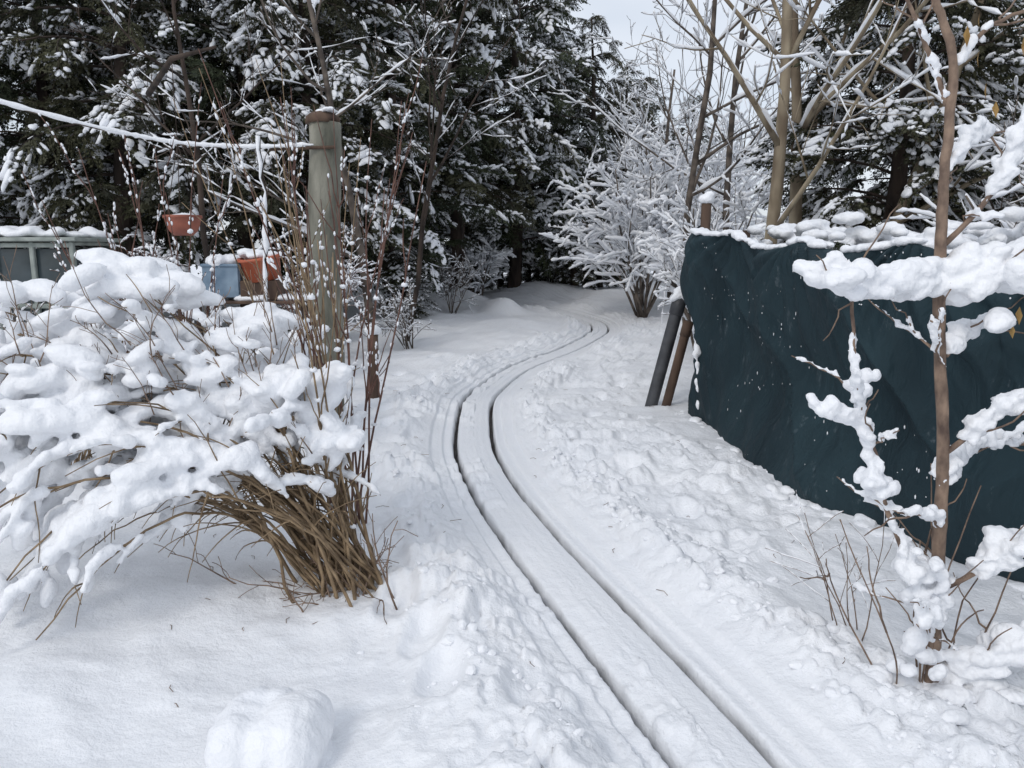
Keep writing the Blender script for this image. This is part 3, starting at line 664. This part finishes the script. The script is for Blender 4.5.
for k in range(150):
    u = R.random(); x = 2.5+u*1.7+R.normal(0, .15); y = 7.6-u*1.4+R.normal(0, .3); z = 1.72+R.normal(0, .07)-.05*u
    r = R.uniform(.04, .10); hb.append(((x, y, z), (r*1.5, r, r*.6), (R.normal(), R.normal(), 0)))
hd = empty('garden_hedge'); snow_mass('snow', hb, .02, hd, .016, 2)
for k in range(240):
    u = R.random(); x = 2.55+u*1.6+R.normal(0, .15); y = 7.6-u*1.2+R.normal(0, .3); v, f, m = BO_M[k % 2]
    M = rotm(R.uniform(0, 6.28), R.uniform(-.6, .3), R.normal(0, .3)); hed.add((v*R.uniform(.35, .55))@M.T+[x, y, R.uniform(.2, 1.65)], f, m)
obj('foliage', hed.mesh('hedge_foliage', [FOL, BARK_D, SNOWF], 'snow'), hd)

pp = empty('leaning_pipes')
mb = MB()
def pipe(a, b, r, mat):
    t = np.linspace(0, 1, 8)[:, None]; P = np.array(a)*(1-t)+np.array(b)*t; rr = np.full(8, r); tube(mb, P, rr, 16, mat)
    tube(mb, P[-2:]*1.0+[0, 0, .004], r*1.14, 16, mat)
pipe((1.38, 7.75, -.08), (1.66, 7.72, 1.14), .062, 0); pipe((1.50, 7.62, -.08), (1.70, 7.5, .92), .045, 1)
obj('pipes', mb.mesh('pipes', [PIPE, WOOD]), pp)
snow_mass('snow_cap', [((1.665, 7.72, 1.19), (.085, .08, .06), (1, 0, 0)), ((1.69, 7.70, 1.23), (.06, .06, .04), (1, .3, .3)), ((1.63, 7.7, 1.15), (.08, .06, .05), (1, 0, .5)), ((1.70, 7.68, 1.16), (.06, .06, .06), (1, 0, .5))], .012, pp, .014)

# ------------------------------------------------------------ clothesline pole and rope
cp = empty('clothesline_pole')
mb = MB(); z = np.linspace(-.1, 2.68, 30); tube(mb, np.stack([-1.70+.03*z+.012*np.sin(z*3), 7+0*z, z], 1), np.linspace(.155, .135, 30), 20, 0, rough=.10)
tube(mb, [(-1.63, 7, 2.67), (-1.63, 7, 2.72), (-1.63, 7, 2.76)], [.142, .14, .10], 18, 1, rough=.2)
tube(mb, [(-2.05, 6.84, 2.44), (-1.8, 6.85, 2.45), (-1.5, 6.86, 2.46)], .014, 8, 1)
obj('pole', mb.mesh('pole', [POSTW, WOOD]), cp)
snow_mass('snow_cap', [((-1.61+R.normal(0, .05), 7+R.normal(0, .05), 2.77+R.normal(0, .008)), (.06, .05, .025), (1, 0, 0)) for k in range(5)]+[((-1.8, 6.85, 2.48), (.14, .03, .022), (1, 0, 0))], .012, cp)
rp = empty('clothesline_rope'); P = smooth_line([(-1.75, 6.85, 2.46), (-2.3, 6.75, 2.44), (-2.9, 6.5, 2.47), (-3.75, 6.0, 2.66), (-5.2, 5.4, 3.1)], 110)
mb = MB(); tube(mb, P, .006, 6, 0); obj('rope', mb.mesh('rope', [BARK_G]), rp)
mb = MB(); P2 = P.copy(); P2[:, 2] += .014; tube(mb, P2, .017*(.65+.6*R.random(110)), 8, 0, 1.15); obj('rope_snow', mb.mesh('rope_snow', [SNOW]), rp)
ss = empty('snowy_stake'); mb = MB(); z = np.linspace(0, 2.5, 24)
xs = -2.02+.02*np.sin(z*4)+.01*R.normal(size=24)
tube(mb, np.stack([xs, 6.5+0*z, z], 1), .010, 6, 0); tube(mb, np.stack([xs-.008, 6.487+0*z, z], 1)[10:], .018*(.3+1.2*R.random(14)), 7, 1)
obj('stake', mb.mesh('stake', [BARK_D, SNOW]), ss)
for (x, y, hh) in [(-1.95, 8.2, .95), (-1.42, 7.9, .75)]:
    st = empty('wooden_stake'); mb = MB(); z = np.linspace(-.05, hh, 5); tube(mb, np.stack([x+0*z, y+0*z, z], 1), .055, 8, 0, rough=.15); obj('stake', mb.mesh('st', [WOOD]), st)
    snow_mass('snow_cap', [((x+R.normal(0, .03), y, hh+.05), (.09, .08, .06), (1, 0, 0)) for k in range(3)], .015, st)

# ------------------------------------------------------------ pots, table, greenhouse
def lathe(mb, prof, c, mat, sides=28):
    prof = np.array(prof); a = np.arange(sides)/sides*2*math.pi; n = len(prof)
    v = np.stack([c[0]+prof[:, 0, None]*np.cos(a), c[1]+prof[:, 0, None]*np.sin(a), c[2]+prof[:, 1, None]+0*a], -1).reshape(-1, 3)
    i = np.arange(n-1)[:, None]*sides; j = np.arange(sides)[None, :]; jn = (j+1) % sides
    A, B, C, D = (i+j).ravel(), (i+jn).ravel(), (i+sides+jn).ravel(), (i+sides+j).ravel()
    mb.add(v, np.concatenate([np.stack([A, B, C], 1), np.stack([A, C, D], 1)]), mat)
hp = empty('hanging_planter'); mb = MB(); c = (-3.72, 9.0, 1.76)
lathe(mb, [(0, 0), (.10, 0), (.15, .05), (.18, .12), (.195, .19), (.21, .195), (.21, .225), (.18, .225), (.17, .18), (0, .17)], c, 0)
for a in (0, 2.1, 4.2): tube(mb, [(c[0]+.2*math.cos(a), c[1]+.2*math.sin(a), c[2]+.22), (c[0]+.1*math.cos(a), c[1]+.1*math.sin(a), c[2]+.62), (c[0], c[1], c[2]+1.0)], .005, 5, 1)
tube(mb, [(c[0], c[1], c[2]+1.0), (c[0], c[1], c[2]+1.9)], .005, 5, 1); tube(mb, [(c[0]-.9, c[1]+1.4, c[2]+1.8), (c[0], c[1], c[2]+1.9), (c[0]+.6, c[1]-.3, c[2]+1.95)], [.04, .03, .015], 7, 1)
obj('bowl', mb.mesh('bowl', [TERR, BARK_D]), hp); snow_mass('snow', [((c[0], c[1], c[2]+.21), (.15, .15, .04), (1, 0, 0))], .015, hp)
def box(mb, c, s, mat=0, bev=.01):
    bm = bmesh.new(); bmesh.ops.create_cube(bm, size=1); bmesh.ops.scale(bm, vec=s, verts=bm.verts); bmesh.ops.bevel(bm, geom=bm.edges[:], offset=min(bev, min(s)*.3), segments=1, affect='EDGES'); bmesh.ops.triangulate(bm, faces=bm.faces[:])
    bm.verts.ensure_lookup_table(); v = np.array([q.co[:] for q in bm.verts])+np.array(c); f = np.array([[q.index for q in w.verts] for w in bm.faces]); bm.free(); mb.add(v, f, mat)
tb = empty('potting_table'); mb = MB()
for k in range(5): box(mb, (-3.05, 8.78+.13*k, 1.02), (1.5, .12, .03))
for sx in (-3.72, -2.38):
    for sy in (8.78, 9.28): box(mb, (sx, sy, .5), (.06, .06, 1.0))
    box(mb, (sx, 9.03, .93), (.04, .44, .08))
obj('table', mb.mesh('table', [WOOD], False), tb); snow_mass('snow', [((-3.05+R.uniform(-.72, .72), 9.03+R.uniform(-.22, .2), 1.06), (.14, .1, .045), (1, 0, 0)) for k in range(36)], .02, tb)
rb = empty('orange_tub', (-2.84, 8.95, 1.40)); mb = MB()
lathe(mb, [(0, -.13), (.19, -.13), (.22, .10), (.25, .105), (.25, .135), (.215, .135), (.17, -.09), (0, -.09)], (0, 0, 0), 0)
o_ = obj('tub', mb.mesh('tub', [ORNG]), rb); o_.rotation_euler = (math.radians(8), math.radians(-7), 0)
mb = MB(); box(mb, (0, .02, -.25), (.42, .34, .22)); obj('crate', mb.mesh('crate', [WOOD], False), rb)
snow_mass('snow', [((R.normal(-.03, .08), R.normal(0, .07), .15+R.normal(0, .01)), (.11, .10, .045), (1, 0, 0)) for k in range(10)], .014, rb)
bb = empty('blue_crate'); mb = MB()
for (cx_, cy_, sx, sy) in [(0, -.17, .40, .02), (0, .17, .40, .02), (-.20, 0, .02, .318), (.20, 0, .02, .318)]:
    box(mb, (-3.27+cx_, 9.0+cy_, 1.25), (sx, sy, .36)); box(mb, (-3.27+cx_*1.03, 9.0+cy_*1.05, 1.43), (sx+.025, sy+.02, .035))
box(mb, (-3.27, 9.0, 1.08), (.375, .315, .02))
obj('crate', mb.mesh('crate_b', [BLUE], False), bb); snow_mass('snow', [((-3.27+R.normal(0, .09), 9+R.normal(0, .08), 1.47), (.12, .12, .08), (1, 0, 0)) for k in range(9)], .015, bb)
cf = empty('small_greenhouse'); mb = MB()
gx, gy = -6.0, 10.4
for sx in (-.5, 0, .5):
    for sy in (-.5, .5): box(mb, (gx+sx, gy+sy, .85), (.06, .06, 1.7))
for sy in (-.5, .5):
    for zz in (.1, .9, 1.66): box(mb, (gx, gy+sy+(.003 if sy > 0 else -.003), zz), (1.06, .05, .06))
for sx in (-.5, .5):
    for zz in (.12, .92, 1.68): box(mb, (gx+sx, gy, zz), (.05, .94, .05))
box(mb, (gx, gy, .87), (.94, .92, 1.5), 1); box(mb, (gx, gy, 1.73), (1.2, 1.2, .05))
obj('frame', mb.mesh('gh', [PALE, GLASS], False), cf); snow_mass('snow', [((gx+R.uniform(-.5, .5), gy+R.uniform(-.5, .5), 1.79), (.2, .18, .05), (1, 0, 0)) for k in range(18)]+[((gx+R.uniform(-.5, .5), gy+R.uniform(-.5, .5), 1.84), (.12, .1, .06), (1, 0, 0)) for k in range(10)], .03, cf, .025, 3, 6)

# ------------------------------------------------------------ snow covered stump, front left
stp = empty('snow_covered_stump'); z0 = hz(-.76, 2.2)
mb = MB(); z = np.linspace(-.05, .14, 5)+z0; tube(mb, np.stack([-.75+0*z, 2.19+0*z, z], 1), .13, 14, 0, rough=.1); obj('stump', mb.mesh('stump', [WOOD]), stp)
bl = [((-.74+dx, 2.2+dy, z0+.10), (.10, .10, .11), (1, 0, 0)) for dx in (-.08, 0, .08) for dy in (-.07, 0, .07)]
bl += [((-.74, 2.2, z0-.01), (.21, .20, .09), (1, 0, 0)), ((-.69, 2.2, z0+.14), (.12, .12, .085), (1, 0, 0)), ((-.80, 2.2, z0+.10), (.13, .13, .11), (1, 0, 0))]
snow_mass('snow', bl, .009, stp, .012, 6, 9)

mb = MB()
for k in range(90):
    x = R.uniform(-1.6, 1.5); y = R.uniform(2.3, 9)
    if abs(float(tdist(x, y))) < .3: continue
    l = R.uniform(.02, .08); a = R.uniform(0, 6.28); z = hz(x, y)+.004; tube(mb, [(x, y, z), (x+l*.5*math.cos(a), y+l*.5*math.sin(a), z+.004), (x+l*math.cos(a+.3), y+l*math.sin(a+.3), z)], .0016, 4, 0)
obj('twig_litter', mb.mesh('twig_litter', [BARK_S]))

# ------------------------------------------------------------ light, sky, camera
w = bpy.data.worlds.new('World'); scene.world = w; w.use_nodes = True; nt = w.node_tree; L = nt.links.new
bg = nt.nodes['Background']; sky = nt.nodes.new('ShaderNodeTexSky'); sky.sky_type = 'NISHITA'; sky.sun_disc = False
EL, AZ = math.radians(42), math.radians(215)
sky.sun_elevation = EL; sky.sun_rotation = AZ; sky.air_density = 1.0; sky.dust_density = 2.0; sky.ozone_density = 1.0
tc = nt.nodes.new('ShaderNodeTexCoord'); mp = nt.nodes.new('ShaderNodeMapping'); mp.inputs['Scale'].default_value = (1, 1, 2.5); L(tc.outputs['Generated'], mp.inputs[0])
cn = nt.nodes.new('ShaderNodeTexNoise'); cn.inputs['Scale'].default_value = 2.2; cn.inputs['Detail'].default_value = 4; L(mp.outputs[0], cn.inputs['Vector'])
cr = nt.nodes.new('ShaderNodeValToRGB'); cr.color_ramp.elements[0].position = .32; cr.color_ramp.elements[0].color = (.45, .45, .45, 1); cr.color_ramp.elements[1].position = .62; cr.color_ramp.elements[1].color = (.93, .93, .93, 1)
L(cn.outputs['Fac'], cr.inputs[0])
mx = nt.nodes.new('ShaderNodeMix'); mx.data_type = 'RGBA'; L(cr.outputs[0], mx.inputs['Factor']); L(sky.outputs[0], mx.inputs['A']); mx.inputs['B'].default_value = (8.1, 8.6, 9.4, 1)
L(mx.outputs['Result'], bg.inputs['Color']); bg.inputs['Strength'].default_value = .108
sd = bpy.data.lights.new('sun', 'SUN'); sd.energy = .80; sd.angle = math.radians(18); sd.color = (1, .97, .93)
so = obj('sun', sd)
dirv = Vector((math.sin(AZ)*math.cos(EL), math.cos(AZ)*math.cos(EL), math.sin(EL)))
so.rotation_euler = dirv.to_track_quat('Z', 'Y').to_euler()
cam = bpy.data.cameras.new('camera'); co = obj('camera', cam, loc=(0, 0, 1.6), rot=(math.radians(90-9.75), 0, 0))
cam.sensor_width = 36; cam.lens = 36*780/1024; cam.clip_start = .05; cam.clip_end = 2000
scene.camera = co
scene.view_settings.view_transform = 'Standard'; scene.view_settings.look = 'None'; scene.view_settings.exposure = 0
